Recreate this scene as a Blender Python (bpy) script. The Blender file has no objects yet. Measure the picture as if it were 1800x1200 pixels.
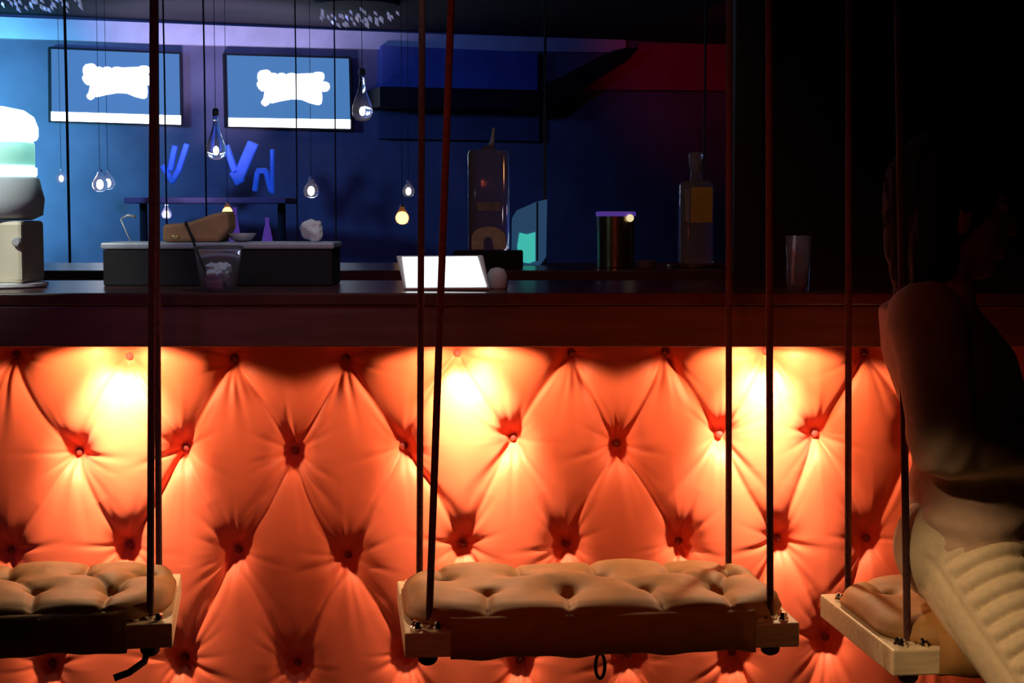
import bpy, bmesh, math, random
import numpy as np
from mathutils import Vector, Matrix, noise

random.seed(7)
rng = np.random.default_rng(11)
scene = bpy.context.scene
col = scene.collection

# ------------------------------------------------------------------ camera
F_PX = 2800.0
PITCH = math.atan(225 / F_PX)
CAM = Vector((0.0, 0.0, 1.29))
cam_d = bpy.data.cameras.new('camera')
cam_d.sensor_width = 36.0
cam_d.lens = F_PX / 1800 * 36.0
cam_d.clip_start = 0.05
cam_d.clip_end = 60
cam = bpy.data.objects.new('camera', cam_d)
cam.location = CAM
cam.rotation_euler = (math.pi / 2 - PITCH, 0, 0)
col.objects.link(cam)
scene.camera = cam

# ------------------------------------------------------------------ world and large lights
w = bpy.data.worlds.new('world')
scene.world = w
w.use_nodes = True
w.node_tree.nodes['Background'].inputs[0].default_value = (0.02, 0.012, 0.02, 1)
w.node_tree.nodes['Background'].inputs[1].default_value = 0.25
scene.view_settings.view_transform = 'Standard'
scene.view_settings.look = 'None'
scene.view_settings.exposure = 0.0
scene.view_settings.gamma = 1.0
scene.view_settings.use_curve_mapping = False
scene.cycles.use_denoising = True
scene.cycles.max_bounces = 8
scene.cycles.sample_clamp_indirect = 4.0


def light(name, kind, loc, energy, color, target=None, size=0.1, spot=60, blend=0.5, size_y=None):
    d = bpy.data.lights.new(name, kind)
    d.energy = energy
    d.color = color
    if kind == 'AREA':
        d.size = size
        if size_y:
            d.shape = 'RECTANGLE'
            d.size_y = size_y
    else:
        d.shadow_soft_size = size
    if kind == 'SPOT':
        d.spot_size = math.radians(spot)
        d.spot_blend = blend
    o = bpy.data.objects.new(name, d)
    o.location = loc
    if target is not None:
        v = Vector(target) - Vector(loc)
        o.rotation_euler = v.to_track_quat('-Z', 'Y').to_euler()
    col.objects.link(o)
    return o


# stage lamps of the club: blue washes on the far wall, a red one at right; fills are added
light('blue_stage_light', 'SPOT', (-3.0, 5.2, 2.15), 300, (0.10, 0.32, 1.0), (-2.75, 8.3, 1.3), 0.15, 82, 1.0)
light('cyan_glow_fill', 'SPOT', (-2.85, 6.9, 1.75), 260, (0.14, 0.68, 1.0), (-2.9, 8.3, 1.6), 0.12, 75, 1.0)  # added for the glow around the lit dome; no such lamp seen
light('blue_stage_light', 'SPOT', (-0.9, 6.0, 2.25), 30, (0.12, 0.16, 1.0), (-1.0, 9.1, 1.9), 0.1, 74, 1.0)
light('lilac_cove_light', 'SPOT', (-1.6, 7.2, 1.2), 150, (0.62, 0.55, 1.0), (-1.5, 8.7, 2.5), 0.1, 56, 0.9)
light('red_stage_light', 'SPOT', (1.25, 7.4, 2.2), 11, (1.0, 0.03, 0.10), (1.25, 9.8, 2.3), 0.1, 48, 0.9)
light('red_counter_fill', 'SPOT', (-0.4, 0.4, 2.2), 30, (1.0, 0.13, 0.06), (-0.02, 3.15, 1.05), 0.2, 36, 0.8)  # added red fill, stands in for bloom on the counter front
light('red_counter_fill', 'SPOT', (-0.9, 1.2, 2.22), 34, (1.0, 0.12, 0.04), (0.50, 3.15, 1.07), 0.15, 24, 0.8)  # second added fill, reddens the right part of the counter front
light('violet_counter_fill', 'SPOT', (-1.2, 0.6, 2.2), 18, (0.55, 0.25, 0.9), (-0.9, 3.15, 1.14), 0.2, 26, 0.8)  # added fill, stands in for bluish bloom at the counter's left
light('warm_jeans_fill', 'SPOT', (-0.4, 1.6, 1.78), 66, (1.0, 0.62, 0.32), (0.80, 2.42, 0.58), 0.05, 16, 0.7)  # added to brighten the jeans; no such lamp seen
light('bar_fill_light', 'SPOT', (-1.5, 2.2, 2.25), 90, (0.92, 0.97, 0.9), (-1.09, 3.38, 1.25), 0.06, 22, 0.8)  # added to brighten the dispenser
light('bar_fill_light', 'SPOT', (-0.2, 2.7, 2.25), 14, (0.75, 0.85, 1.0), (-0.4, 3.35, 1.2), 0.06, 50, 0.9)  # added to brighten the cup, caddy and tablet
light('bar_fill_light', 'SPOT', (0.30, 2.75, 2.25), 4.5, (0.85, 0.88, 1.0), (0.577, 3.22, 1.20), 0.05, 11, 0.8)  # added to bring out the white stick in the slim glass
light('bar_fill_light', 'SPOT', (0.2, 3.7, 2.25), 2.2, (1.0, 0.72, 0.5), (0.25, 4.66, 1.2), 0.06, 70, 0.8)  # added weak fill for the bottles


# ------------------------------------------------------------------ projection helpers (where things stand)
CF = Vector((0, math.cos(PITCH), -math.sin(PITCH)))
CU = Vector((0, math.sin(PITCH), math.cos(PITCH)))


def ray(px, py):
    return CF + Vector((1, 0, 0)) * ((px - 900) / F_PX) - CU * ((py - 600) / F_PX)


def at(px, py, Y):
    d = ray(px, py)
    return CAM + d * (Y / d.y)


def onz(px, py, z):
    d = ray(px, py)
    return CAM + d * ((z - CAM.z) / d.z)


# ------------------------------------------------------------------ materials
def mat(name, color, rough=0.6, metal=0.0, emit=None, strength=0.0, noise_scale=None, noise_amt=0.15,
        bump=0.0, bump_scale=200, trans=0.0, ior=1.45, coat=0.0, sheen=0.0, alpha=1.0, stretch=None):
    m = bpy.data.materials.new(name)
    m.use_nodes = True
    nt = m.node_tree
    b = nt.nodes['Principled BSDF']
    b.inputs['Base Color'].default_value = (*color, 1)
    b.inputs['Roughness'].default_value = rough
    b.inputs['Metallic'].default_value = metal
    b.inputs['Transmission Weight'].default_value = trans
    b.inputs['IOR'].default_value = ior
    b.inputs['Coat Weight'].default_value = coat
    b.inputs['Sheen Weight'].default_value = sheen
    b.inputs['Alpha'].default_value = alpha
    if emit:
        b.inputs['Emission Color'].default_value = (*emit, 1)
        b.inputs['Emission Strength'].default_value = strength
    if noise_scale or bump:
        tc = nt.nodes.new('ShaderNodeTexCoord')
        mp = nt.nodes.new('ShaderNodeMapping')
        nt.links.new(tc.outputs['Object'], mp.inputs[0])
        if stretch:
            mp.inputs['Scale'].default_value = stretch
    if noise_scale:
        n = nt.nodes.new('ShaderNodeTexNoise')
        n.inputs['Scale'].default_value = noise_scale
        n.inputs['Detail'].default_value = 4
        nt.links.new(mp.outputs[0], n.inputs['Vector'])
        r = nt.nodes.new('ShaderNodeValToRGB')
        r.color_ramp.elements[0].position = 0.3
        r.color_ramp.elements[1].position = 0.7
        lo = [max(0, c * (1 - noise_amt)) for c in color]
        hi = [min(1, c * (1 + noise_amt)) for c in color]
        r.color_ramp.elements[0].color = (*lo, 1)
        r.color_ramp.elements[1].color = (*hi, 1)
        nt.links.new(n.outputs[0], r.inputs[0])
        nt.links.new(r.outputs[0], b.inputs['Base Color'])
    if bump:
        n2 = nt.nodes.new('ShaderNodeTexNoise')
        n2.inputs['Scale'].default_value = bump_scale
        nt.links.new(mp.outputs[0], n2.inputs['Vector'])
        bp = nt.nodes.new('ShaderNodeBump')
        bp.inputs['Strength'].default_value = bump
        bp.inputs['Distance'].default_value = 0.002
        nt.links.new(n2.outputs[0], bp.inputs['Height'])
        nt.links.new(bp.outputs[0], b.inputs['Normal'])
    return m


M = {}
M['orange_fabric'] = mat('orange_fabric', (0.80, 0.135, 0.052), 0.62, noise_scale=9, noise_amt=0.06, bump=0.12, bump_scale=700, sheen=0.1)
M['counter'] = mat('dark_wood', (0.11, 0.040, 0.034), 0.5, noise_scale=6, noise_amt=0.25, stretch=(1, 8, 8))
M['counter_top'] = mat('dark_counter_top', (0.075, 0.025, 0.022), 0.28, noise_scale=8, noise_amt=0.25)
M['black'] = mat('black_paint', (0.010, 0.009, 0.011), 0.8, noise_scale=20)
M['ceiling'] = mat('dark_ceiling', (0.035, 0.03, 0.035), 0.9, noise_scale=5)
M['wall'] = mat('far_wall_paint', (0.17, 0.15, 0.22), 0.85, noise_scale=4, noise_amt=0.2)
M['dark_wall'] = mat('dark_wall_paint', (0.03, 0.018, 0.02), 0.8, noise_scale=4)
M['floor'] = mat('dark_floor', (0.05, 0.03, 0.025), 0.45, noise_scale=6)
M['cove'] = mat('pale_cove', (0.78, 0.72, 0.80), 0.7, noise_scale=7, noise_amt=0.12)
M['red_wall'] = mat('red_lit_wall', (0.45, 0.06, 0.12), 0.8, noise_scale=3)  # red of the lamplight is put into the wall colour too
M['slate'] = mat('slate_panel', (0.10, 0.10, 0.17), 0.7, noise_scale=6)
M['bluepanel'] = mat('blue_panel', (0.10, 0.14, 0.45), 0.7, noise_scale=6)
M['brown_fabric'] = mat('brown_leather', (0.40, 0.205, 0.06), 0.65, noise_scale=30, noise_amt=0.12, bump=0.15, bump_scale=350)
M['plank'] = mat('pale_wood', (0.80, 0.66, 0.42), 0.5, noise_scale=14, noise_amt=0.15, stretch=(1, 9, 9))
M['rope'] = mat('dark_rope', (0.085, 0.028, 0.022), 0.8, noise_scale=150, noise_amt=0.4, bump=0.5, bump_scale=500)  # brown-red tint takes in the bloom of the bright panel
M['chrome'] = mat('chrome', (0.85, 0.83, 0.8), 0.12, 1.0, noise_scale=40, noise_amt=0.05)
M['crystal'] = mat('crystal_glass', (0.95, 0.85, 0.8), 0.03, 0.0, trans=0.7, ior=1.6, noise_scale=30, noise_amt=0.02)
M['button_glass'] = mat('button_glass', (0.22, 0.05, 0.04), 0.06, coat=0.6, noise_scale=30)
M['glass'] = mat('clear_glass', (0.96, 0.97, 1.0), 0.02, trans=1.0, ior=1.45, noise_scale=10, noise_amt=0.01)
M['thin_glass'] = mat('thin_glass', (0.75, 0.78, 0.85), 0.08, trans=0.93, ior=1.10, noise_scale=10, noise_amt=0.02)
M['frost'] = mat('frosted_plastic', (0.62, 0.68, 0.72), 0.5, noise_scale=15, noise_amt=0.05)
M['ice'] = mat('ice', (0.85, 0.9, 0.95), 0.3, trans=0.15, ior=1.3, noise_scale=30, noise_amt=0.05)
M['cream'] = mat('cream_plastic', (0.72, 0.66, 0.48), 0.5, noise_scale=8, noise_amt=0.05)
M['tan'] = mat('tan_leather', (0.50, 0.26, 0.12), 0.6, noise_scale=18, noise_amt=0.15)
M['grey'] = mat('grey_metal', (0.55, 0.55, 0.58), 0.45, 0.4, noise_scale=30, noise_amt=0.1)
M['white'] = mat('white_paper', (0.85, 0.86, 0.88), 0.7, noise_scale=20, noise_amt=0.05)
M['mustard'] = mat('mustard_label', (0.62, 0.40, 0.07), 0.7, noise_scale=25, noise_amt=0.1)
M['paper'] = mat('pale_label', (0.72, 0.68, 0.52), 0.7, noise_scale=40, noise_amt=0.25)
M['silver_rim'] = mat('bezel', (0.62, 0.57, 0.55), 0.5, noise_scale=20, noise_amt=0.05)
M['olive'] = mat('olive_metal', (0.30, 0.25, 0.13), 0.25, 0.9, noise_scale=20, noise_amt=0.1)
M['purple'] = mat('purple_glow', (0.25, 0.12, 0.75), 0.3, noise_scale=20, emit=(0.22, 0.10, 0.8), strength=0.25)  # glow put in; the bottles and canister rim are no lamps
M['blue_lit_metal'] = mat('blue_lit_metal', (0.05, 0.12, 0.6), 0.4, emit=(0.01, 0.07, 0.50), strength=0.4, noise_scale=12, noise_amt=0.3)  # blue lamplight on the brackets, put in as glow
M['screen'] = mat('tv_screen', (0.02, 0.02, 0.03), 0.3, emit=(0.08, 0.24, 0.58), strength=0.8, noise_scale=12)
M['screen_white'] = mat('tv_white', (0.9, 0.9, 0.9), 0.4, emit=(0.9, 0.97, 1.0), strength=4.0, noise_scale=12)
M['pos_screen'] = mat('tablet_white', (0.9, 0.9, 0.9), 0.4, emit=(0.85, 0.97, 1.0), strength=2.6, noise_scale=12)
M['dome'] = mat('lit_dome', (0.9, 0.95, 0.97), 0.4, emit=(0.55, 0.88, 1.0), strength=6.0, noise_scale=12)
M['ring'] = mat('lit_ring', (0.9, 0.95, 0.97), 0.4, emit=(0.6, 0.95, 0.95), strength=2.5, noise_scale=12)
M['teal_collar'] = mat('teal_collar', (0.5, 0.75, 0.65), 0.4, emit=(0.25, 0.75, 0.62), strength=0.75, noise_scale=12)
M['filament'] = mat('filament', (1, 0.9, 0.8), 0.4, emit=(1.0, 0.80, 0.72), strength=9, noise_scale=12)
M['amber_glow'] = mat('amber_glow', (1, 0.8, 0.5), 0.4, emit=(1.0, 0.62, 0.25), strength=4.5, noise_scale=12)
M['teal_glow'] = mat('teal_glow', (0.1, 0.6, 0.55), 0.4, emit=(0.05, 0.55, 0.47), strength=0.85, noise_scale=60, noise_amt=0.4)
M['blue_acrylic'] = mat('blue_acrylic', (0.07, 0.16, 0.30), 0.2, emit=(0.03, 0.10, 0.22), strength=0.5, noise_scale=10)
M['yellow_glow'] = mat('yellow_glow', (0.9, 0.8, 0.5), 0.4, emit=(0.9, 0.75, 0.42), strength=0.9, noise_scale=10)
M['skin'] = mat('skin', (0.55, 0.33, 0.24), 0.5, noise_scale=20, noise_amt=0.06)
M['hair'] = mat('dark_hair', (0.014, 0.010, 0.008), 0.95, noise_scale=60, noise_amt=0.4, stretch=(1, 1, 0.1))
M['sweater'] = mat('cream_knit', (0.60, 0.42, 0.30), 0.85, noise_scale=60, noise_amt=0.08, bump=0.3, bump_scale=260)
M['jeans'] = mat('beige_denim', (0.74, 0.61, 0.40), 0.8, noise_scale=80, noise_amt=0.07, bump=0.25, bump_scale=500)
M['shoe'] = mat('black_leather', (0.02, 0.02, 0.02), 0.4, noise_scale=30)
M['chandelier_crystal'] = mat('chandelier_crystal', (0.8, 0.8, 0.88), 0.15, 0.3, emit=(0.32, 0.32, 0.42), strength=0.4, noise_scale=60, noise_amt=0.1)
M['amber_glass'] = mat('amber_glass', (1.0, 0.6, 0.3), 0.1, trans=0.9, ior=1.1, noise_scale=10, noise_amt=0.02)
M['shelf_lilac'] = mat('lilac_shelf', (0.16, 0.09, 0.16), 0.7, noise_scale=10)
M['far_rope'] = mat('bloom_tinted_rope', (0.22, 0.22, 0.26), 0.9, noise_scale=100, noise_amt=0.3)  # dark ropes lifted to grey, standing in for the bloom over them
M['rim_grey'] = mat('rim_grey', (0.40, 0.44, 0.50), 0.45, 0.2, noise_scale=30)
M['brass'] = mat('brass', (0.9, 0.65, 0.25), 0.25, 1.0, noise_scale=30, noise_amt=0.05)
M['bottle_glass'] = mat('bottle_glass', (0.55, 0.50, 0.55), 0.08, trans=0.75, ior=1.25, noise_scale=10, noise_amt=0.03)
M['paper_dim'] = mat('grey_label', (0.33, 0.30, 0.33), 0.8, noise_scale=40, noise_amt=0.2)
M['frost_dark'] = mat('smoked_glass', (0.18, 0.12, 0.16), 0.3, noise_scale=20)
M['stopper'] = mat('glass_stopper', (0.50, 0.48, 0.55), 0.12, trans=0.5, ior=1.4, noise_scale=40, noise_amt=0.2)


# ------------------------------------------------------------------ mesh helpers
class MB:
    def __init__(s):
        s.v = []
        s.f = []

    def add(s, verts, faces):
        o = len(s.v)
        s.v += [tuple(x) for x in verts]
        s.f += [tuple(i + o for i in f) for f in faces]
        return s

    def box(s, c, size, rot=None):
        c = Vector(c)
        pts = []
        for sx in (-.5, .5):
            for sy in (-.5, .5):
                for sz in (-.5, .5):
                    p = Vector((sx * size[0], sy * size[1], sz * size[2]))
                    if rot is not None:
                        p = rot @ p
                    pts.append(c + p)
        return s.add(pts, [(0, 1, 3, 2), (4, 6, 7, 5), (0, 4, 5, 1), (2, 3, 7, 6), (0, 2, 6, 4), (1, 5, 7, 3)])

    def hexa(s, p8):
        # p8: bottom four (ccw) then top four
        return s.add(p8, [(3, 2, 1, 0), (4, 5, 6, 7), (0, 1, 5, 4), (1, 2, 6, 5), (2, 3, 7, 6), (3, 0, 4, 7)])

    def tube(s, path, radii, n=10, caps=True, squash=None):
        path = [Vector(p) for p in path]
        if not hasattr(radii, '__len__'):
            radii = [radii] * len(path)
        t = (path[1] - path[0]).normalized()
        a = Vector((0, 0, 1)) if abs(t.z) < 0.9 else Vector((0, 1, 0))
        u = t.cross(a).normalized()
        rings = []
        for i, p in enumerate(path):
            if i == 0:
                t = path[1] - path[0]
            elif i == len(path) - 1:
                t = path[-1] - path[-2]
            else:
                t = path[i + 1] - path[i - 1]
            t.normalize()
            u = (u - t * u.dot(t)).normalized()
            vv = t.cross(u)
            r = radii[i]
            ru, rv = (r if hasattr(r, '__len__') else (r, r))
            rings.append([p + u * (math.cos(2 * math.pi * k / n) * ru) + vv * (math.sin(2 * math.pi * k / n) * rv) for k in range(n)])
        verts = [q for r in rings for q in r]
        faces = []
        for i in range(len(rings) - 1):
            for k in range(n):
                k2 = (k + 1) % n
                faces.append((i * n + k, i * n + k2, (i + 1) * n + k2, (i + 1) * n + k))
        if caps:
            faces.append(tuple(reversed(range(n))))
            faces.append(tuple((len(rings) - 1) * n + k for k in range(n)))
        return s.add(verts, faces)

    def lathe(s, profile, n=24, center=(0, 0, 0), axis=None):
        c = Vector(center)
        verts = []
        faces = []
        for (r, z) in profile:
            for k in range(n):
                a = 2 * math.pi * k / n
                verts.append(c + Vector((math.cos(a) * r, math.sin(a) * r, z)))
        for i in range(len(profile) - 1):
            for k in range(n):
                k2 = (k + 1) % n
                faces.append((i * n + k, i * n + k2, (i + 1) * n + k2, (i + 1) * n + k))
        faces.append(tuple(reversed(range(n))))
        faces.append(tuple((len(profile) - 1) * n + k for k in range(n)))
        return s.add(verts, faces)

    def prism(s, poly, off):
        n = len(poly)
        off = Vector(off)
        v = [Vector(p) for p in poly] + [Vector(p) + off for p in poly]
        f = [tuple(range(n)), tuple(reversed(range(n, 2 * n)))]
        f += [(k, k + n, (k + 1) % n + n, (k + 1) % n) for k in range(n)]
        return s.add(v, f)

    def ball(s, c, r, n=12, m=8):
        rr = r if hasattr(r, '__len__') else (r, r, r)
        c = Vector(c)
        verts = [c + Vector((0, 0, -rr[2]))]
        for i in range(1, m):
            th = math.pi * i / m
            for k in range(n):
                a = 2 * math.pi * k / n
                verts.append(c + Vector((math.sin(th) * math.cos(a) * rr[0], math.sin(th) * math.sin(a) * rr[1], -math.cos(th) * rr[2])))
        verts.append(c + Vector((0, 0, rr[2])))
        f = []
        for k in range(n):
            f.append((0, 1 + (k + 1) % n, 1 + k))
            f.append((len(verts) - 1, 1 + (m - 2) * n + k, 1 + (m - 2) * n + (k + 1) % n))
        for i in range(m - 2):
            for k in range(n):
                k2 = (k + 1) % n
                f.append((1 + i * n + k, 1 + i * n + k2, 1 + (i + 1) * n + k2, 1 + (i + 1) * n + k))
        return s.add(verts, f)

    def mesh(s, name, m, smooth=False):
        me = bpy.data.meshes.new(name)
        me.from_pydata(s.v, [], s.f)
        bm = bmesh.new()
        bm.from_mesh(me)
        bmesh.ops.recalc_face_normals(bm, faces=bm.faces)
        bm.to_mesh(me)
        bm.free()
        if m is not None:
            me.materials.append(M[m])
        if smooth:
            me.polygons.foreach_set('use_smooth', [True] * len(me.polygons))
            if smooth == 'auto':
                me.set_sharp_from_angle(angle=math.radians(35))
        return me

    def build(s, name, m, parent=None, smooth=False, bevel=0.0, world=True):
        me = s.mesh(name, m, smooth)
        o = bpy.data.objects.new(name, me)
        col.objects.link(o)
        if parent is not None:
            o.parent = parent
            if world:
                bpy.context.view_layer.update()
                o.matrix_parent_inverse = parent.matrix_world.inverted()
        if bevel:
            b = o.modifiers.new('bevel', 'BEVEL')
            b.width = bevel
            b.segments = 2
            b.limit_method = 'ANGLE'
        return o


def child(o, parent):
    o.parent = parent
    bpy.context.view_layer.update()
    o.matrix_parent_inverse = parent.matrix_world.inverted()
    return o


def tag(o, label, cat, group=None):
    o['label'] = label
    o['category'] = cat
    if group:
        o['group'] = group
    return o


def struct(o):
    o['kind'] = 'structure'
    return o


def empty(name, loc, label, cat, group=None, rz=0.0):
    o = bpy.data.objects.new(name, None)
    o.location = loc
    o.rotation_euler = (0, 0, rz)
    o.empty_display_size = 0.05
    col.objects.link(o)
    bpy.context.view_layer.update()
    return tag(o, label, cat, group)


def np_mesh(name, V, Fq, m, smooth=True):
    me = bpy.data.meshes.new(name)
    V = np.asarray(V, dtype=np.float32)
    Fq = np.asarray(Fq, dtype=np.int32)
    me.vertices.add(len(V))
    me.vertices.foreach_set('co', V.ravel())
    k = Fq.shape[1]
    me.loops.add(Fq.size)
    me.loops.foreach_set('vertex_index', Fq.ravel())
    me.polygons.add(len(Fq))
    me.polygons.foreach_set('loop_start', np.arange(0, Fq.size, k, dtype=np.int32))
    me.polygons.foreach_set('loop_total', np.full(len(Fq), k, dtype=np.int32))
    me.update(calc_edges=True)
    me.validate()
    if smooth:
        me.polygons.foreach_set('use_smooth', np.ones(len(Fq), dtype=bool))
    me.materials.append(M[m])
    return me


def grid_faces(nx, ny):
    i = np.arange(nx - 1)
    j = np.arange(ny - 1)
    I, J = np.meshgrid(i, j)
    a = (J * nx + I).ravel()
    return np.stack([a, a + 1, a + nx + 1, a + nx], 1)


# ------------------------------------------------------------------ the room
CEIL = 2.322
# far wall runs obliquely behind the bar
WA = Vector((-2.34, 8.5, 0))
WDIR = Vector((1, 0.38, 0)).normalized()
WNRM = Vector((0.38, -1, 0)).normalized()      # towards the guests


def onwall(px, py, off=0.0):
    d = ray(px, py)
    p0 = WA + WNRM * off
    t = (p0 - CAM).dot(WNRM) / d.dot(WNRM)
    return CAM + d * t


def wall_slab(name, p, q, z0, z1, m, thick=0.1, back=Vector((0, 1, 0))):
    p = Vector(p)
    q = Vector(q)
    b = back * thick
    lo = [Vector((a.x, a.y, z0)) for a in (p, q, q + b, p + b)]
    hi = [Vector((a.x, a.y, z1)) for a in (p, q, q + b, p + b)]
    return struct(MB().hexa(lo + hi).build(name, m))


XL, XR = -3.6, 3.2
struct(MB().box(((XL + XR) / 2, 4.6, -0.05), (XR - XL + 0.4, 14.5, 0.1)).build('floor', 'floor'))
struct(MB().box(((XL + XR) / 2, 4.6, CEIL + 0.05), (XR - XL + 0.4, 14.5, 0.1)).build('ceiling', 'ceiling'))


def wy(x):
    return WA.y + 0.38 * (x - WA.x)


wall_slab('wall_back', (XL - .1, wy(XL - .1), 0), (XR + .1, wy(XR + .1), 0), 0, CEIL, 'wall', 0.1, -WNRM)
wall_slab('wall_left', (XL, -2.3, 0), (XL, wy(XL), 0), 0, CEIL, 'dark_wall', 0.1, Vector((-1, 0, 0)))
wall_slab('wall_right', (XR, wy(XR), 0), (XR, -2.3, 0), 0, CEIL, 'dark_wall', 0.1, Vector((1, 0, 0)))
wall_slab('wall_front', (XL, -2.3, 0), (XR, -2.3, 0), 0, CEIL, 'dark_wall', 0.1, Vector((0, -1, 0)))


def wall_panel(name, pts, m, t=0.04, off=0.0):
    # a flat board fixed to the far wall, outline given corner by corner
    poly = [onwall(px, py, off + t) for px, py in pts]
    return MB().prism(poly, -WNRM * t).build(name, m)


# pale cove strip along the top of the far wall
for k, (a, b, y0, y1, y2, y3) in enumerate([(-120, 268, 25, 40, 76, 63), (270, 745, 40, 59, 88, 77), (748, 1100, 59, 70, 92, 88)]):
    struct(wall_panel('trim_%d' % (k + 1), [(a, y0), (b, y1), (b, y2), (a, y3)], 'cove', 0.05))

# ------------------------------------------------------------------ bulkheads at the far right of the room
o = wall_panel('wall_panel', [(672, 80), (945, 92), (945, 158), (672, 152)], 'bluepanel', 0.10)
tag(o, 'blue lit wall panel right of the television screens', 'panel')
o = wall_panel('ceiling_beam', [(668, 153), (950, 158), (950, 192), (668, 187)], 'black', 0.30)
tag(o, 'black horizontal beam under the blue wall panel', 'beam')
o = wall_panel('wall_board', [(668, 188), (948, 193), (948, 248), (668, 243)], 'slate', 0.06)
tag(o, 'slate blue board under the black horizontal beam', 'board')
o = wall_panel('wall_board', [(1020, 158), (1110, 100), (1125, 76), (1300, 78), (1300, 160), (1160, 158)], 'red_wall', 0.05)
tag(o, 'red lit upper wall board at the far right', 'board')
o = wall_panel('ceiling_beam', [(951, 160), (1100, 84), (1124, 84), (1104, 106), (1018, 160), (960, 200)], 'black', 0.22)
tag(o, 'dark slanting beam between the blue panel and the red board', 'beam')

# ------------------------------------------------------------------ televisions
LOGO = [(455, 492), (478, 491), (495, 497), (506, 513), (530, 513), (545, 518), (553, 526), (562, 515), (585, 512), (605, 518), (614, 526), (625, 517), (650, 512),
        (690, 520), (720, 517), (800, 515), (822, 506), (845, 505), (870, 510), (880, 525), (880, 550), (868, 574), (890, 573), (912, 585), (920, 605), (915, 628), (900, 641), (880, 645),
        (862, 640), (866, 690), (862, 725), (846, 738), (825, 736), (780, 725), (720, 700), (650, 698), (580, 710), (512, 726), (500, 720), (488, 735), (465, 748),
        (445, 735), (436, 718), (453, 690), (462, 643), (440, 640), (420, 622), (408, 600), (408, 582), (418, 570), (410, 545), (414, 515), (430, 497)]


def television(corners, bar, logo_shift, label):
    root = empty('television', onwall((corners[0][0] + corners[1][0]) / 2, corners[2][1], 0), label, 'television', 'wall televisions')
    cx = sum(c[0] for c in corners) / 4
    cy = sum(c[1] for c in corners) / 4
    big = [(cx + (x - cx) * 1.035, cy + (y - cy) * 1.06) for x, y in corners]
    poly = [onwall(x, y, 0.07) for x, y in big]
    MB().prism(poly, -WNRM * 0.07).build('bezel', 'black', root)
    poly = [onwall(x, y, 0.074) for x, y in corners]
    MB().prism(poly, -WNRM * 0.004).build('screen', 'screen', root)
    poly = [onwall(x, y, 0.078) for x, y in bar]
    MB().prism(poly, -WNRM * 0.004).build('caption_bar', 'screen_white', root)
    poly = [onwall(350 + x / 4 + logo_shift[0], y / 4 + logo_shift[1], 0.078) for x, y in LOGO]
    MB().prism(poly, -WNRM * 0.004).build('screen_logo', 'screen_white', root)


television([(90, 86), (315, 95), (317, 217), (91, 210)], [(90, 196), (318, 203), (318, 219), (90, 212)], (-307, -11),
           'wall television partly hidden by the thick pair of ropes')
television([(399, 97), (613, 103), (616, 225), (402, 220)], [(402, 207), (616, 210), (616, 226), (402, 222)], (0, 0),
           'wall television with full white logo, beside the teardrop bulb')


# ------------------------------------------------------------------ crystal chandeliers under the ceiling
def chandelier(px, py, Y, rad, n, label):
    c = at(px, py, Y)
    root = empty('crystal_chandelier', (c.x, c.y, CEIL), label, 'chandelier', 'crystal chandeliers')
    MB().lathe([(rad * 0.95, -0.02), (rad, -0.01), (rad, 0.0)], 40, (c.x, c.y, CEIL)).build('ceiling_plate', 'black', root, 'auto')
    me = None
    for k in range(n):
        r = rad * math.sqrt((k + 0.5) / n) * 0.97
        a = k * 2.39996
        L = 0.019 + 0.009 * random.random()
        if me is None:
            mb = MB()
            pts = [(0, 0, -0.9)] + [(math.cos(i * math.pi / 3) * .40, math.sin(i * math.pi / 3) * .40, 0.1) for i in range(6)] + [(0, 0, 0.7)]
            fc = [(0, 1 + (i + 1) % 6, 1 + i) for i in range(6)] + [(7, 1 + i, 1 + (i + 1) % 6) for i in range(6)]
            mb.add([(x * .03, y * .03, z * .03) for x, y, z in pts], fc)
            me = mb.mesh('crystal', 'chandelier_crystal')
        cr = bpy.data.objects.new('crystal', me)
        col.objects.link(cr)
        cr.location = (c.x + r * math.cos(a), c.y + r * math.sin(a), CEIL - 0.030 - 0.035 * (1 - (r / rad) ** 2) - 0.055 * random.random())
        cr.rotation_euler = (random.uniform(-.3, .3), -0.55 + random.uniform(-.2, .2), 0)
        s = L / 0.03
        cr.scale = (s * 0.9, s * 0.9, s)
        child(cr, root)


chandelier(64, 30, 7.3, 0.25, 44, 'crystal chandelier in the top corner over the first television')
chandelier(628, 56, 7.9, 0.21, 36, 'crystal chandelier near the ceiling above the second television')


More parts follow.
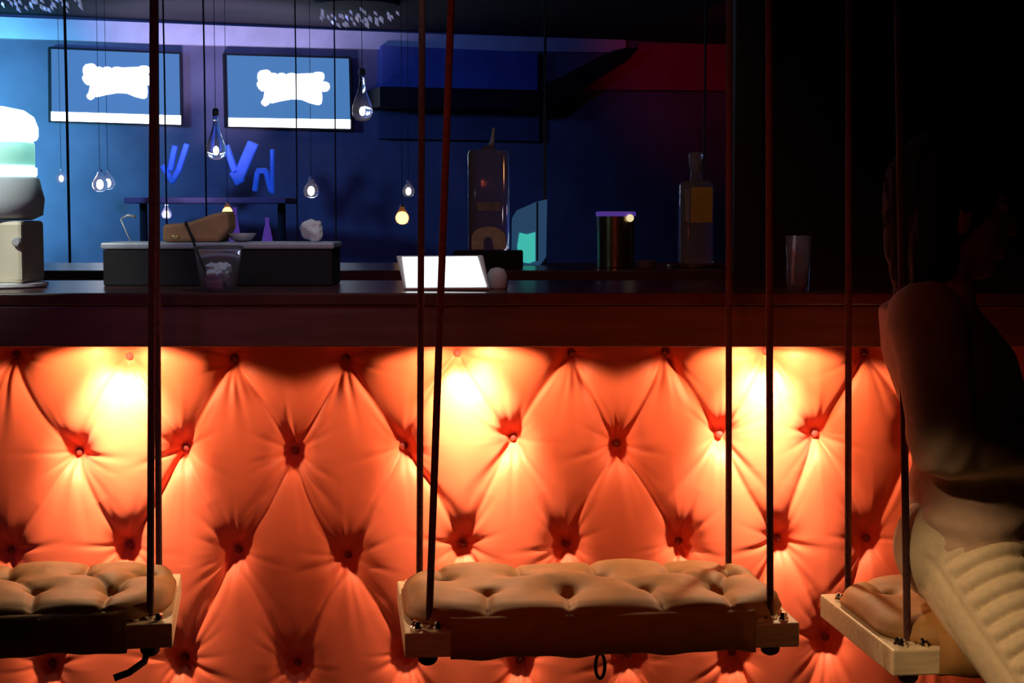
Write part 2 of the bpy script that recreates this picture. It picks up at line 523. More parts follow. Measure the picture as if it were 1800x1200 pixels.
# ------------------------------------------------------------------ pendant bulbs
def pendant(px, py_top, py_bot, Y, label, kind='drop', group='teardrop pendant bulbs'):
    top = at(px, py_top, Y)
    bot = at(px, py_bot, Y)
    h = top.z - bot.z
    root = empty('pendant_bulb', (bot.x, bot.y, bot.z), label, 'pendant lamp', group)
    c = (bot.x, bot.y, bot.z)
    R = h * (0.23 if kind == 'drop' else 0.42)
    if kind == 'drop':
        prof = [(R * .25, 0.0), (R * .62, h * .03), (R * .9, h * .11), (R, h * .22), (R * .93, h * .34), (R * .72, h * .48), (R * .47, h * .63), (R * .30, h * .78), (R * .24, h * .9), (R * .26, h)]
    else:
        prof = [(R * .3, 0.0), (R * .75, h * .08), (R, h * .3), (R * .95, h * .5), (R * .6, h * .75), (R * .35, h * .9), (R * .35, h)]
    MB().lathe(prof, 20, c).build('glass_bulb', 'thin_glass' if kind != 'amber' else 'amber_glass', root, True)
    fm = 'filament' if kind != 'amber' else 'amber_glow'
    fr = (0.010, 0.010, 0.016) if kind == 'drop' else ((0.35 * h, 0.35 * h, 0.36 * h) if kind == 'amber' else (h * .17, h * .17, h * .24))
    MB().ball((c[0], c[1], c[2] + h * (.22 if kind == 'drop' else .38)), fr, 10, 7).build('filament', fm, root, True)
    MB().lathe([(R * .3, 0), (R * .32, h * .12), (R * .2, h * .16)], 12, (c[0], c[1], c[2] + h)).build('lamp_cap', 'grey', root, 'auto')
    MB().tube([(c[0], c[1], c[2] + h * 1.1), (c[0], c[1], CEIL)], 0.0012, 6).build('cord', 'black', root)


pendant(637, 133, 213, 6.0, 'tall clear teardrop bulb hanging right of the second television')
pendant(380, 203, 282, 6.0, 'tall clear teardrop bulb hanging between the two televisions')
SB = 'small glowing bulbs over the far tables'
pendant(108, 300, 322, 8.0, 'small glowing bulb nearest the white dome dispenser', 'round', SB)
pendant(176, 303, 337, 7.4, 'small glowing bulb, first of the close pair in the blue glow', 'round', SB)
pendant(190, 303, 333, 7.6, 'small glowing bulb, second of the close pair in the blue glow', 'round', SB)
pendant(547, 315, 348, 7.4, 'small glowing bulb below the second television', 'round', SB)
pendant(718, 320, 346, 7.8, 'small glowing bulb beside the paired ropes, above the amber one', 'round', SB)
pendant(707, 364, 394, 7.2, 'amber glowing lamp low beside the paired ropes', 'amber', 'amber glowing lamps')
pendant(400, 358, 381, 7.2, 'amber glowing lamp above the tan leather bag', 'amber', 'amber glowing lamps')
pendant(293, 362, 384, 7.4, 'small glowing bulb just right of the thick ropes', 'round', SB)

# ------------------------------------------------------------------ brackets on the far wall, their blue light put in as glow
def strip_between(mb, a, b, wpx, Y, t=0.03):
    a = Vector((a[0], a[1]))
    b = Vector((b[0], b[1]))
    n = Vector((-(b - a).y, (b - a).x)).normalized() * wpx / 2
    q = [a + n, b + n, b - n, a - n]
    mb.prism([at(p.x, p.y, Y) for p in q], (0, t, 0))


r = empty('blue_bracket', at(305, 322, 8.2), 'slanted double bracket right of the thick ropes, blue light painted on as glow', 'neon sign', 'blue lit brackets')
for seg in (((307, 255), (298, 300)), ((328, 252), (312, 302)), ((285, 290), (304, 322)), ((312, 300), (303, 318))):
    mb = MB(); strip_between(mb, seg[0], seg[1], 10, 8.2); mb.build('bracket_bar', 'blue_lit_metal', r, bevel=0.006)
r = empty('blue_bracket', at(420, 322, 8.2), 'V-shaped bracket with bars under the hanging bulb, blue light painted on as glow', 'neon sign', 'blue lit brackets')
for seg, wd in ((((396, 255), (414, 305)), 12), (((445, 250), (418, 312)), 20), (((410, 300), (422, 322)), 18)):
    mb = MB(); strip_between(mb, seg[0], seg[1], wd, 8.2); mb.build('bracket_bar', 'blue_lit_metal', r, bevel=0.006)
r = empty('blue_bracket', at(462, 340, 8.2), 'arch-shaped bracket beside the V, blue light painted on as glow', 'neon sign', 'blue lit brackets')
for seg, wd in ((((478, 262), (478, 340)), 7), (((447, 336), (452, 300)), 9), (((450, 300), (468, 300)), 10), (((466, 298), (476, 336)), 9)):
    mb = MB(); strip_between(mb, seg[0], seg[1], wd, 8.21); mb.build('bracket_bar', 'blue_lit_metal', r, bevel=0.006)
r = empty('high_table', (at(360, 352, 7.9).x, 8.1, 0), 'lilac edged high table far behind the bar', 'table')
c = at(360, 352, 7.9)
MB().box((c.x, 8.1, c.z), (0.80, 0.4, 0.03)).build('table_top', 'shelf_lilac', r, bevel=0.005)
for sx in (-.35, .35):
    MB().tube([(c.x + sx, 8.1, c.z - .015), (c.x + sx, 8.1, 0.0)], 0.02, 8).build('leg', 'black', r)

# opposite side of the island: thin far ropes hanging from the ceiling
for k, (px, wpx, lab) in enumerate([(119, 5, 'thin far rope crossing the first television at its left'), (291, 3, 'thin far rope just right of the thick near ropes'),
                                    (361, 3, 'thin far rope between the two televisions'), (521, 2.5, 'thin far rope crossing the second television logo'),
                                    (589, 2.5, 'thin far rope near the right end of the second television'), (957, 5, 'thin far rope right of the tall square bottle'),
                                    (1237, 4, 'thin far rope above the bottle with mustard label')]):
    a = at(px, 300, 5.6)
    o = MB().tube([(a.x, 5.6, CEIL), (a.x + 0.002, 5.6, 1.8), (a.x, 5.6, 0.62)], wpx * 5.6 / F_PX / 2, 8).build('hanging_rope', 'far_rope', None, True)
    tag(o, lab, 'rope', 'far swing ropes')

# ------------------------------------------------------------------ bar counter
Y_FRONT = 3.15
Z_TOP = 1.133
Z_APRON = 1.0255
Y_PANEL = 3.435
bar = empty('bar_counter', (0, 3.4, 0), 'dark wooden bar counter with orange button-tufted padded front', 'bar counter')
X0, X1 = -1.75, 1.9
mb = MB().box(((X0 + X1) / 2, (Y_FRONT + 3.75) / 2, Z_TOP - 0.0125), (X1 - X0, 3.75 - Y_FRONT, 0.025))
mb.build('countertop', 'counter_top', bar, bevel=0.004)
MB().box(((X0 + X1) / 2, Y_FRONT + 0.0150, (Z_APRON + Z_TOP - 0.026) / 2), (X1 - X0, 0.022, Z_TOP - 0.026 - Z_APRON)).build('front_apron', 'counter', bar, bevel=0.003)
MB().box(((X0 + X1) / 2, (Y_PANEL + 0.012 + 3.68) / 2, (Z_TOP - 0.026) / 2), (X1 - X0, 3.68 - Y_PANEL - 0.012, Z_TOP - 0.028)).build('cabinet_body', 'counter', bar)

# tufted front: button rows as seen, then carried on beyond the frame
rowA = [-170, 20, 222, 408, 605, 803, 1005, 1172, 1350, 1525, 1700, 1880]
rowA_y = [628, 625, 628, 632, 632, 622, 622, 620, 618, 622, 622, 622]
rowB = [-60, 133, 322, 515, 708, 902, 1085, 1267, 1437, 1610, 1790]
rowB_y = [795, 797, 790, 795, 787, 772, 782, 766, 765, 762, 762]
rowC = [-170, 12, 222, 415, 610, 812, 995, 1195, 1370, 1528, 1700, 1880]
rowC_y = [975, 972, 962, 970, 980, 960, 960, 955, 950, 950, 945, 945]
rowD = [-100, 85, 320, 520, 715, 915, 1105, 1290, 1455, 1640, 1800]
rowD_y = [1172, 1172, 1162, 1170, 1152, 1165, 1155, 1152, 1125, 1130, 1130]
rowE = [-170, 10, 215, 415, 612, 810, 1005, 1190, 1375, 1545, 1710, 1880]
rowE_y = [1350] * 12
rowF = [x + 5 for x in rowD]
rowF_y = [1530] * 11
rows = [(rowA, rowA_y), (rowB, rowB_y), (rowC, rowC_y), (rowD, rowD_y), (rowE, rowE_y), (rowF, rowF_y)]
rows_w = [[(at(px, py, Y_PANEL - 0.035).x, at(px, py, Y_PANEL - 0.035).z) for px, py in zip(*r)] for r in rows]
# a row above, hidden behind the apron
rows_w = [[(x, rows_w[0][0][1] + 0.2) for x, z in rows_w[1]]] + rows_w
PX0, PX1, PZ0, PZ1 = X0 + 0.02, X1 - 0.02, 0.06, 1.10
NX, NZ = 1120, 330
gx = np.linspace(PX0, PX1, NX)
gz = np.linspace(PZ0, PZ1, NZ)
GX, GZ = np.meshgrid(gx, gz)
g = np.full(GX.shape, 9.0)
rb = np.full(GX.shape, 9.0)
fold = np.zeros(GX.shape)
btn = [b for r in rows_w for b in r]
for (bx, bz) in btn:
    rb = np.minimum(rb, np.hypot(GX - bx, GZ - bz))
for ri in range(len(rows_w) - 1):
    A, B = rows_w[ri], rows_w[ri + 1]
    for (ax, az) in A:
        near = sorted(B, key=lambda q: abs(q[0] - ax))[:2]
        for (bx, bz) in near:
            if abs(bx - ax) > 0.22:
                continue
            L = math.hypot(bx - ax, bz - az)
            ux, uz = (bx - ax) / L, (bz - az) / L
            t = (GX - ax) * ux + (GZ - az) * uz
            s = -(GX - ax) * uz + (GZ - az) * ux
            bow = (random.uniform(-1, 1)) * 0.010
            tt = np.clip(t / L, 0, 1)
            s = s + bow * np.sin(math.pi * tt)
            over = np.maximum(np.maximum(-t, t - L), 0)
            d = np.hypot(s, over)
            g = np.minimum(g, d)
            wn = np.sin(math.pi * tt) ** 0.7 * (over <= 0)
            amp = random.choice([0.0012, 0.002, 0.003, 0.0045]) * random.choice([-1, 1, 1])
            fold += amp * np.tanh(s / 0.0035) * np.exp(-np.abs(s) / 0.026) * wn
            near_b = np.exp(-np.minimum(t, L - t) / 0.06)
            fold -= (0.0006 + 0.0050 * near_b) * np.exp(-(s / 0.0065) ** 2) * wn
            # side puckers running along the pleat
            for q in range(2):
                so = random.uniform(0.010, 0.026) * random.choice([-1, 1])
                end = random.choice([0, 1])
                tp = tt if end == 0 else 1 - tt
                fold -= random.uniform(0.0012, 0.0032) * np.exp(-((s - so * (0.35 + 1.5 * tp)) / 0.006) ** 2) * np.exp(-(tp / 0.33) ** 2) * (tp > 0.04) * (over <= 0)
wr = np.zeros(GX.shape)
for (bx, bz) in btn:
    ix0, ix1 = np.searchsorted(gx, [bx - .25, bx + .25])
    iz0, iz1 = np.searchsorted(gz, [bz - .25, bz + .25])
    if ix1 <= ix0 or iz1 <= iz0:
        continue
    X = GX[iz0:iz1, ix0:ix1] - bx
    Z = GZ[iz0:iz1, ix0:ix1] - bz
    r = np.hypot(X, Z)
    th = np.arctan2(Z, X)
    acc = np.zeros(X.shape)
    specs = [(random.uniform(-math.pi, math.pi), random.uniform(0.035, 0.085), random.uniform(0.002, 0.0048)) for _ in range(random.randint(9, 14))]
    specs += [(-math.pi / 2 + random.uniform(-0.75, 0.75), random.uniform(0.09, 0.17), random.uniform(0.0015, 0.0042)) for _ in range(6)]
    specs += [(math.pi / 2 + random.uniform(-0.7, 0.7), random.uniform(0.06, 0.11), random.uniform(0.0015, 0.0038)) for _ in range(4)]
    for (a0, L, am) in specs:
        dth = (th - a0 + math.pi) % (2 * math.pi) - math.pi
        perp = dth * r
        wd = 0.0035 + 0.045 * r
        acc += -am * np.exp(-(perp / wd) ** 2) * np.exp(-(r / L) ** 2) * np.clip((r - 0.010) / 0.012, 0, 1) * (np.abs(dth) < 1.2)
    wr[iz0:iz1, ix0:ix1] += acc
H = 0.060
bfun = 1 - np.exp(-(rb / 0.028) ** 1.4)
pill = 1 - (1 - np.clip(g / 0.095, 0, 1)) ** 2.2
hh = H * bfun * (1 - (0.13 + 0.30 * np.exp(-rb / 0.055)) * (1 - pill)) + fold * np.clip(rb / 0.03, 0, 1) + wr
# a slow, uneven padding
hh += 0.003 * np.sin(GX * 7.3 + 1.3) * np.sin(GZ * 9.1)
PY = Y_PANEL + 0.004 - hh
V = np.stack([GX.ravel(), PY.ravel(), GZ.ravel()], 1)
me = np_mesh('tufted_panel', V, grid_faces(NX, NZ), 'orange_fabric')
panel = bpy.data.objects.new('tufted_panel', me)
col.objects.link(panel)
child(panel, bar)
panel['label'] = 'orange button-tufted padded bar front'
mb = MB()
prof = [(0.0, 0.0), (0.0085, 0.0), (0.009, 0.003), (0.006, 0.007), (0.003, 0.009)]
nb = 8
vs = []
fs = []
for r_, y_ in prof[1:]:
    for k in range(nb):
        a = 2 * math.pi * (k + .5 * (y_ > 0.002)) / nb
        vs.append((r_ * math.cos(a), -y_, r_ * math.sin(a)))
for i in range(len(prof) - 2):
    for k in range(nb):
        fs.append((i * nb + k, i * nb + (k + 1) % nb, (i + 1) * nb + (k + 1) % nb, (i + 1) * nb + k))
fs.append(tuple(range(3 * nb, 4 * nb)))
fs.append(tuple(range(nb)))
btn_me = mb.add(vs, fs).mesh('button', 'button_glass')
for ri, rw in enumerate(rows_w):
    if ri == 0 or ri > 4:
        continue
    for bx, bz in rw:
        if not (PX0 < bx < PX1):
            continue
        o = bpy.data.objects.new('button', btn_me)
        o.location = (bx, Y_PANEL - 0.003, bz)
        o.rotation_euler = (random.uniform(-.2, .2), random.uniform(0, 1), random.uniform(-.2, .2))
        col.objects.link(o)
        child(o, panel)

# recessed downlights hidden behind the apron
LAMP_Y, LAMP_Z = 3.278, 1.048
for px, e in ((205, 1.0), (826, 0.95), (1345, 1.05)):
    x = at(px, 610, 3.36).x
    MB().lathe([(0.030, 0.0), (0.034, 0.004), (0.034, 0.059)], 20, (x, LAMP_Y, LAMP_Z)).build('downlight', 'grey', bar, 'auto')
    light('downlight_beam', 'SPOT', (x, LAMP_Y, LAMP_Z - 0.004), 14.5 * e, (1.0, 0.66, 0.36), (x, LAMP_Y + 0.01, 0), 0.018, 154, 0.15)
    light('downlight_core', 'SPOT', (x, LAMP_Y, LAMP_Z - 0.006), 60.0 * e, (1.0, 0.72, 0.50), (x, LAMP_Y + 0.10, LAMP_Z - 0.20), 0.018, 70, 1.0)

# opposite counter of the island bar
far = empty('back_counter', (0.1, 4.75, 0), 'dark back counter of the island bar carrying the bottles', 'bar counter')
MB().box((0.1, 4.75, Z_TOP - 0.02), (3.4, 0.7, 0.04)).build('countertop', 'counter_top', far, bevel=0.004)
MB().box((0.1, 4.75, (Z_TOP - 0.041) / 2), (3.3, 0.6, Z_TOP - 0.041)).build('cabinet_body', 'counter', far)

# dark partition standing behind the right part of the bar
o = struct(MB().box((1.62, 4.25, CEIL / 2), (2.08, 0.10, CEIL - 0.004)).build('wall_partition', 'dark_wall'))
struct(MB().box((0.615, 4.19, CEIL / 2), (0.07, 0.03, CEIL - 0.004)).build('trim_4', 'dark_wall'))

# ------------------------------------------------------------------ swings
SEAT_Z = 0.60
SW, SD, ST = 0.668, 0.380, 0.042


def cushion_mesh(a, b, r, T, holes, seed):
    nu, nv = 181, 111
    rnd = random.Random(seed)
    uu = np.linspace(-1, 1, nu)
    vv = np.linspace(-1, 1, nv)
    uu = np.sign(uu) * np.abs(uu) ** 0.85
    vv = np.sign(vv) * np.abs(vv) ** 0.85
    U, Vv = np.meshgrid(uu, vv)
    m = np.maximum(np.abs(U), np.abs(Vv))
    ms = np.where(m < 1e-6, 1, m)
    QX, QY = U / ms * a, Vv / ms * b
    CX, CY = np.clip(QX, -(a - r), a - r), np.clip(QY, -(b - r), b - r)
    DX, DY = QX - CX, QY - CY
    D = np.hypot(DX, DY)
    Ds = np.where(D > r, D, r)
    QX, QY = CX + DX * r / Ds, CY + DY * r / Ds
    X, Y = QX * m, QY * m
    # inside distance to the rounded outline
    ex = np.abs(X) - (a - r)
    ey = np.abs(Y) - (b - r)
    e = r - (np.hypot(np.maximum(ex, 0), np.maximum(ey, 0)) + np.minimum(np.maximum(ex, ey), 0))
    e = np.maximum(e, 0)
    Rr = 0.040
    side = 0.014
    prof = side + (T - side) * np.sqrt(np.clip(1 - (1 - np.clip(e / Rr, 0, 1)) ** 2, 0, 1))
    z = prof + 0.008 * np.clip(e / b, 0, 1)
    rbm = np.full(X.shape, 9.0)
    gm = np.full(X.shape, 9.0)
    for (hx, hy) in holes:
        rbm = np.minimum(rbm, np.hypot(X - hx, Y - hy))
    segs = []
    for i, (hx, hy) in enumerate(holes):
        for j in range(i + 1, len(holes)):
            q = holes[j]
            L = math.hypot(q[0] - hx, q[1] - hy)
            if 0.05 < L < 0.135 and abs(q[1] - hy) > 0.02:
                segs.append((hx, hy, q[0], q[1], 1.0))
        segs.append((hx, hy, hx + rnd.uniform(-.012, .012), -b if hy < 0 else b, 1.2))
    for (ax, ay, bx, by, k) in segs:
        L = math.hypot(bx - ax, by - ay)
        ux, uy = (bx - ax) / L, (by - ay) / L
        t = np.clip((X - ax) * ux + (Y - ay) * uy, 0, L)
        d = np.hypot(X - ax - t * ux, Y - ay - t * uy)
        gm = np.minimum(gm, d)
        z -= 0.0035 * k * np.exp(-(d / 0.007) ** 2)
    z -= 0.020 * np.exp(-(rbm / 0.015) ** 2) + 0.008 * np.exp(-(rbm / 0.040) ** 2)
    z -= 0.007 * np.exp(-gm / 0.024) * np.clip(e / 0.02, 0.35, 1)
    z += 0.004 * np.sin(X * 23 + seed) * np.sin(Y * 29 + 1)
    z = np.maximum(z, 0.008)
    # outline bulges out a little at mid height: push boundary rows
    V = np.stack([X.ravel(), Y.ravel(), z.ravel()], 1)
    Fq = grid_faces(nu, nv)
    # skirt
    ring = [j for j in range(nu)] + [(i + 1) * nu - 1 for i in range(1, nv)] + [(nv - 1) * nu + j for j in range(nu - 2, -1, -1)] + [i * nu for i in range(nv - 2, 0, -1)]
    base = len(V)
    mid = V[ring].copy()
    mid[:, 2] *= 0.55
    mid[:, :2] *= 1.012
    low = V[ring].copy()
    low[:, 2] = 0.0
    low[:, :2] *= 0.985
    V = np.vstack([V, mid, low])
    n = len(ring)
    f2 = []
    for k in range(n):
        k2 = (k + 1) % n
        f2.append((ring[k2], ring[k], base + k, base + k2))
        f2.append((base + k2, base + k, base + n + k, base + n + k2))
    me = np_mesh('cushion', V, np.vstack([Fq, np.array(f2)]), 'brown_fabric')
    return me


BACK = [-0.255, -0.115, 0.03, 0.165, 0.275]
FRONT = [-0.185, -0.045, 0.095, 0.225]
HOLES = [(x, 0.062) for x in BACK] + [(x, -0.055) for x in FRONT]
cush_me = cushion_mesh(SW / 2 - 0.008, SD / 2 - 0.010, 0.105, 0.038, HOLES, 3)
bolt_me = MB().lathe([(0.008, 0.0), (0.008, 0.004), (0.0055, 0.006), (0.0055, 0.011), (0.003, 0.014)], 8).mesh('bolt', 'chrome')
cbtn_me = MB().ball((0, 0, 0), (0.010, 0.010, 0.005), 10, 6).mesh('cushion_button', 'brown_fabric', True)


def swing(corner, side, yaw, rope_tops, label, seed, tail=None):
    yaw = math.radians(yaw)
    e1 = Vector((math.cos(yaw), math.sin(yaw), 0))
    e2 = Vector((-math.sin(yaw), math.cos(yaw), 0))
    c = Vector((corner[0], corner[1], SEAT_Z)) + e1 * (SW / 2 * (1 if side == 'L' else -1)) + e2 * (SD / 2)
    root = empty('swing_seat', (c.x, c.y, SEAT_Z - ST), label, 'swing seat', 'cushioned swing seats hanging at the bar', yaw)

    def put(o, loc):
        o.parent = root
        o.location = loc
        return o
    pl = MB().box((0, 0, ST / 2), (SW, SD, ST)).build('seat_board', 'plank', root, bevel=0.003, world=False)
    cu = bpy.data.objects.new('cushion', cush_me)
    col.objects.link(cu)
    put(cu, (0, 0, ST + 0.0005))
    for hx, hy in HOLES:
        b = bpy.data.objects.new('cushion_button', cbtn_me)
        col.objects.link(b)
        b.parent = cu
        b.location = (hx, hy, 0.013)
    for sy in (-1, 1):
        vs_, fs_ = [], []
        n_ = 60
        for q in range(n_ + 1):
            x_ = -0.258 + 0.516 * q / n_
            en = min(1.0, (q + .3) / 3, (n_ - q + .3) / 3)
            wv_ = 0.0025 * math.sin(q * 0.33 + seed) + 0.0012 * math.sin(q * 0.71)
            pr = [(SD / 2 - 0.012, ST + 0.022), (SD / 2 + 0.004 * en, ST + 0.016), (SD / 2 + 0.012 * en, ST * 0.6), (SD / 2 + 0.010 * en, 0.0 + wv_), (SD / 2 + 0.001, -0.004 + wv_), (SD / 2 - 0.03, -0.003)]
            vs_ += [(x_, sy * y_, z_) for y_, z_ in pr]
        for q in range(n_):
            for k_ in range(5):
                fs_.append((q * 6 + k_, q * 6 + k_ + 1, (q + 1) * 6 + k_ + 1, (q + 1) * 6 + k_))
        MB().add(vs_, fs_).build('upholstery_wrap', 'brown_fabric', root, True, world=False)
    inv = Matrix.Translation((c.x, c.y, SEAT_Z - ST)) @ Matrix.Rotation(yaw, 4, 'Z')
    inv = inv.inverted()
    k = 0
    for sx in (-1, 1):
        for sy in (-1, 1):
            lx, ly = sx * (SW / 2 - 0.040), sy * (SD / 2 - 0.040)
            low = Vector((lx, ly, -0.012))
            top = rope_tops.get((sx, sy))
            wtop = Vector(top) if top else (inv.inverted() @ low) + Vector((0.02 * sx, 0.0, CEIL - SEAT_Z + ST))
            ltop = inv @ Vector((wtop[0], wtop[1], CEIL))
            pts = [low.lerp(ltop, q) for q in (0, 0.02, 0.1, 0.3, 0.6, 1.0)]
            MB().tube(pts, 0.0062, 10).build('rope', 'rope', root, True, world=False)
            # knot under the board and steel collar above it
            mk = MB().ball((lx, ly, -0.012), (0.017, 0.015, 0.012), 12, 8)
            mk.build('rope_knot', 'rope', root, True, world=False)
            mc = MB().lathe([(0.0066, 0), (0.012, 0.0), (0.012, 0.006), (0.0066, 0.006)], 14, (lx, ly, ST))
            mc.build('collar', 'chrome', root, 'auto', world=False)
            for bx, by in ((-0.022, -0.012), (0.016, 0.022 * sy), (0.018 * sx, -0.020)):
                b = bpy.data.objects.new('bolt', bolt_me)
                col.objects.link(b)
                b.parent = root
                b.location = (lx + bx, ly + by, ST)
    if tail:
        pts = [Vector(p) for p in tail]
        MB().tube(pts, 0.006, 8).build('rope_tail', 'rope', root, True, world=False)
    return root


def rope_top(px, py, Y):
    # where the rope meets the ceiling, read off the rope higher up in the picture
    return at(px, py, Y)


def line_top(px0, py0, Y0, px1, py1, Y1):
    a = at(px0, py0, Y0)
    b = at(px1, py1, Y1)
    t = (CEIL - a.z) / (b.z - a.z)
    return a.lerp(b, t)


swing((-0.177, 2.579), 'L', 6.0,
      {(-1, -1): line_top(752, 1080, 2.62, 790, 60, 2.66), (-1, 1): line_top(738, 1010, 2.9, 742, 60, 2.9),
       (1, -1): line_top(1350, 1060, 2.67, 1350, 60, 2.68), (1, 1): line_top(1285, 990, 2.97, 1284, 60, 2.97)},
      'brown tufted swing seat hanging in the middle, all four ropes in view', 3,
      None)
swing((-0.574, 2.645), 'R', 9.5,
      {(1, -1): line_top(257, 1060, 2.68, 266, 60, 2.70), (1, 1): line_top(272, 1000, 3.0, 270, 60, 3.0)},
      'brown tufted swing seat cut by the frame edge, under the first television', 5,
      [(0.29, -0.15, -0.012), (0.285, -0.16, -0.03), (0.26, -0.17, -0.045), (0.235, -0.175, -0.052)])
swing((0.604, 2.476), 'L', 6.5,
      {(-1, -1): line_top(1597, 1115, 2.52, 1580, 60, 2.54), (-1, 1): line_top(1495, 1040, 2.82, 1494, 60, 2.83)},
      'brown tufted swing seat under the seated person', 8, None)

# small steel ring hanging below the middle seat
rg = at(1055, 1170, 2.70)
vs, fs = [], []
nA, nB = 24, 8
for i in range(nA):
    a = 2 * math.pi * i / nA
    for k in range(nB):
        b = 2 * math.pi * k / nB
        rr = 1 + 0.0
        x = math.cos(a) * (0.008 + 0.0032 * math.cos(b))
        z = math.sin(a) * (0.022 + 0.0032 * math.cos(b))
        vs.append((rg.x + x, rg.y + 0.0032 * math.sin(b), rg.z + z))
for i in range(nA):
    for k in range(nB):
        fs.append((i * nB + k, ((i + 1) % nA) * nB + k, ((i + 1) % nA) * nB + (k + 1) % nB, i * nB + (k + 1) % nB))
ring_o = MB().add(vs, fs).build('hook_ring', 'rope', None, True)
tag(ring_o, 'dark oval ring hanging below the middle swing seat', 'ring')
ms = [o for o in col.objects if o.name.startswith('swing_seat')][0]
del ring_o['label']; del ring_o['category']
child(ring_o, ms)

# ------------------------------------------------------------------ things on the bar
ZB = Z_TOP
# drinks dispenser with lit dome
c = at(-18, 505, 3.38)
cx = at(-18, 400, 3.38).x
root = empty('drinks_dispenser', (cx, 3.38, ZB), 'drinks dispenser with glowing white dome and cream base on the bar', 'dispenser')


def zrow(py, Y):
    return at(900, py, Y).z


z1 = zrow(388, 3.38)
MB().box((cx, 3.40, (ZB + 0.012 + z1) / 2), (0.172, 0.16, z1 - ZB - 0.012)).build('base', 'cream', root, bevel=0.008)
MB().lathe([(0.105, 0.0), (0.112, 0.004), (0.112, 0.010), (0.10, 0.012)], 36, (cx, 3.40, ZB)).build('drip_tray', 'white', root, 'auto')
mk = MB().lathe([(0.010, 0), (0.010, 0.008), (0.007, 0.012)], 16)
k = mk.build('knob', 'grey', root, 'auto', world=False)
k.parent = None
k.location = (at(31, 425, 3.32).x, 3.319, zrow(425, 3.32))
k.rotation_euler = (math.pi / 2, 0, 0)
child(k, root)
z2 = zrow(310, 3.38)
z3 = zrow(240, 3.38)
z4 = zrow(186, 3.38)
MB().lathe([(0.080, z1 + .001), (0.104, z1 + 0.012), (0.108, (z1 + z2) / 2), (0.098, z2 - 0.005), (0.092, z2)], 36, (cx, 3.40, 0)).build('jar', 'frost', root, True)
z2b, z2c = zrow(292, 3.38), zrow(248, 3.38)
MB().lathe([(0.090, z2 + .0005), (0.094, z2 + 0.004), (0.094, z2b - 0.003), (0.088, z2b)], 36, (cx, 3.40, 0)).build('light_ring', 'ring', root, True)
MB().lathe([(0.088, z2b + .0005), (0.090, z2b + 0.004), (0.090, z2c - 0.004), (0.086, z2c)], 36, (cx, 3.40, 0)).build('collar', 'teal_collar', root, True)
MB().lathe([(0.086, z2c + .0005), (0.094, z2c + 0.004), (0.098, z2c + 0.012), (0.098, z3 + 0.02), (0.090, z4 - 0.022), (0.070, z4 - 0.008), (0.03, z4), (0.004, z4 + 0.001)], 36, (cx, 3.40, 0)).build('dome', 'dome', root, True)

# black caddy behind the cup
p0, p1 = at(180, 428, 3.45), at(584, 428, 3.45)
cxx = (p0.x + p1.x) / 2
wdt = p1.x - p0.x
zt = p0.z
root = empty('bar_caddy', (cxx, 3.53, ZB), 'long black bar caddy with grey metal rim behind the iced cup', 'bar caddy')
MB().box((cxx, 3.53, (ZB + zt - 0.013) / 2), (wdt, 0.16, zt - 0.013 - ZB)).build('body', 'black', root, bevel=0.004)
MB().box((cxx, 3.53, zt - 0.005), (wdt + 0.008, 0.168, 0.0145)).build('rim', 'rim_grey', root, bevel=0.004)
ZC = zt + 0.0025

# tan leather wedge bag on the caddy
YC = 3.53
bl = [(285, 392), (330, 389), (372, 374), (400, 368), (402, 400), (384, 423), (285, 423)]
poly = [at(x, y, YC - 0.05) for x, y in bl]
dz = ZC + 0.0005 - min(p.z for p in poly)
poly = [p + Vector((0, 0, dz)) for p in poly]
root = empty('leather_bag', (poly[0].x, YC, ZC), 'tan leather wedge-shaped bag lying on the black caddy', 'bag')
MB().prism(poly, (0, 0.10, 0)).build('body', 'tan', root, bevel=0.008)
b = at(307, 414, YC - 0.06)
MB().ball((b.x, YC - 0.051, b.z + dz), (0.009, 0.004, 0.005), 10, 6).build('clasp', 'brass', root, True)
st = [at(x, y, YC - 0.052) + Vector((0, 0, dz)) for x, y in ((325, 390), (334, 405), (343, 422))]
MB().tube(st, 0.002, 6).build('strap', 'black', root)

# small grey bowl and crumpled napkin on the caddy
g0 = at(425, 415, YC)
o = MB().lathe([(0.012, 0.0), (0.024, 0.006), (0.032, 0.018), (0.030, 0.019), (0.022, 0.008), (0.004, 0.004)], 20, (g0.x, YC, ZC)).build('small_bowl', 'grey', None, True)
tag(o, 'small grey bowl beside the tan bag on the caddy', 'bowl')
n0 = at(552, 400, YC)
mb = MB().ball((0, 0, 0), (0.026, 0.022, 0.022), 24, 16)
mb.v = [tuple(Vector(v) * (1 + 0.55 * noise.noise(Vector(v) * 60)) + Vector((n0.x, YC, ZC + 0.030))) for v in mb.v]
zmin = min(v[2] for v in mb.v)
mb.v = [(x, y, z - zmin + ZC) for x, y, z in mb.v]
o = mb.build('paper_napkin', 'white', None, False)
tag(o, 'crumpled white paper napkin at the end of the black caddy', 'napkin')
s0, s1 = at(229, 420, YC), at(212, 385, YC)
root = empty('bar_spoon', (s0.x, YC, ZC), 'thin grey bar spoon leaning up from the caddy near the ropes', 'spoon')
s0.z = ZC + 0.002
MB().tube([s0, s0.lerp(s1, .5), s1], 0.0018, 8).build('handle', 'grey', root, True)
g1 = at(238, 381, YC)
MB().tube([s1, (s1 + g1) / 2 + Vector((0, 0, .006)), g1], [0.0018, 0.003, 0.004], 8).build('bowl', 'grey', root, True)

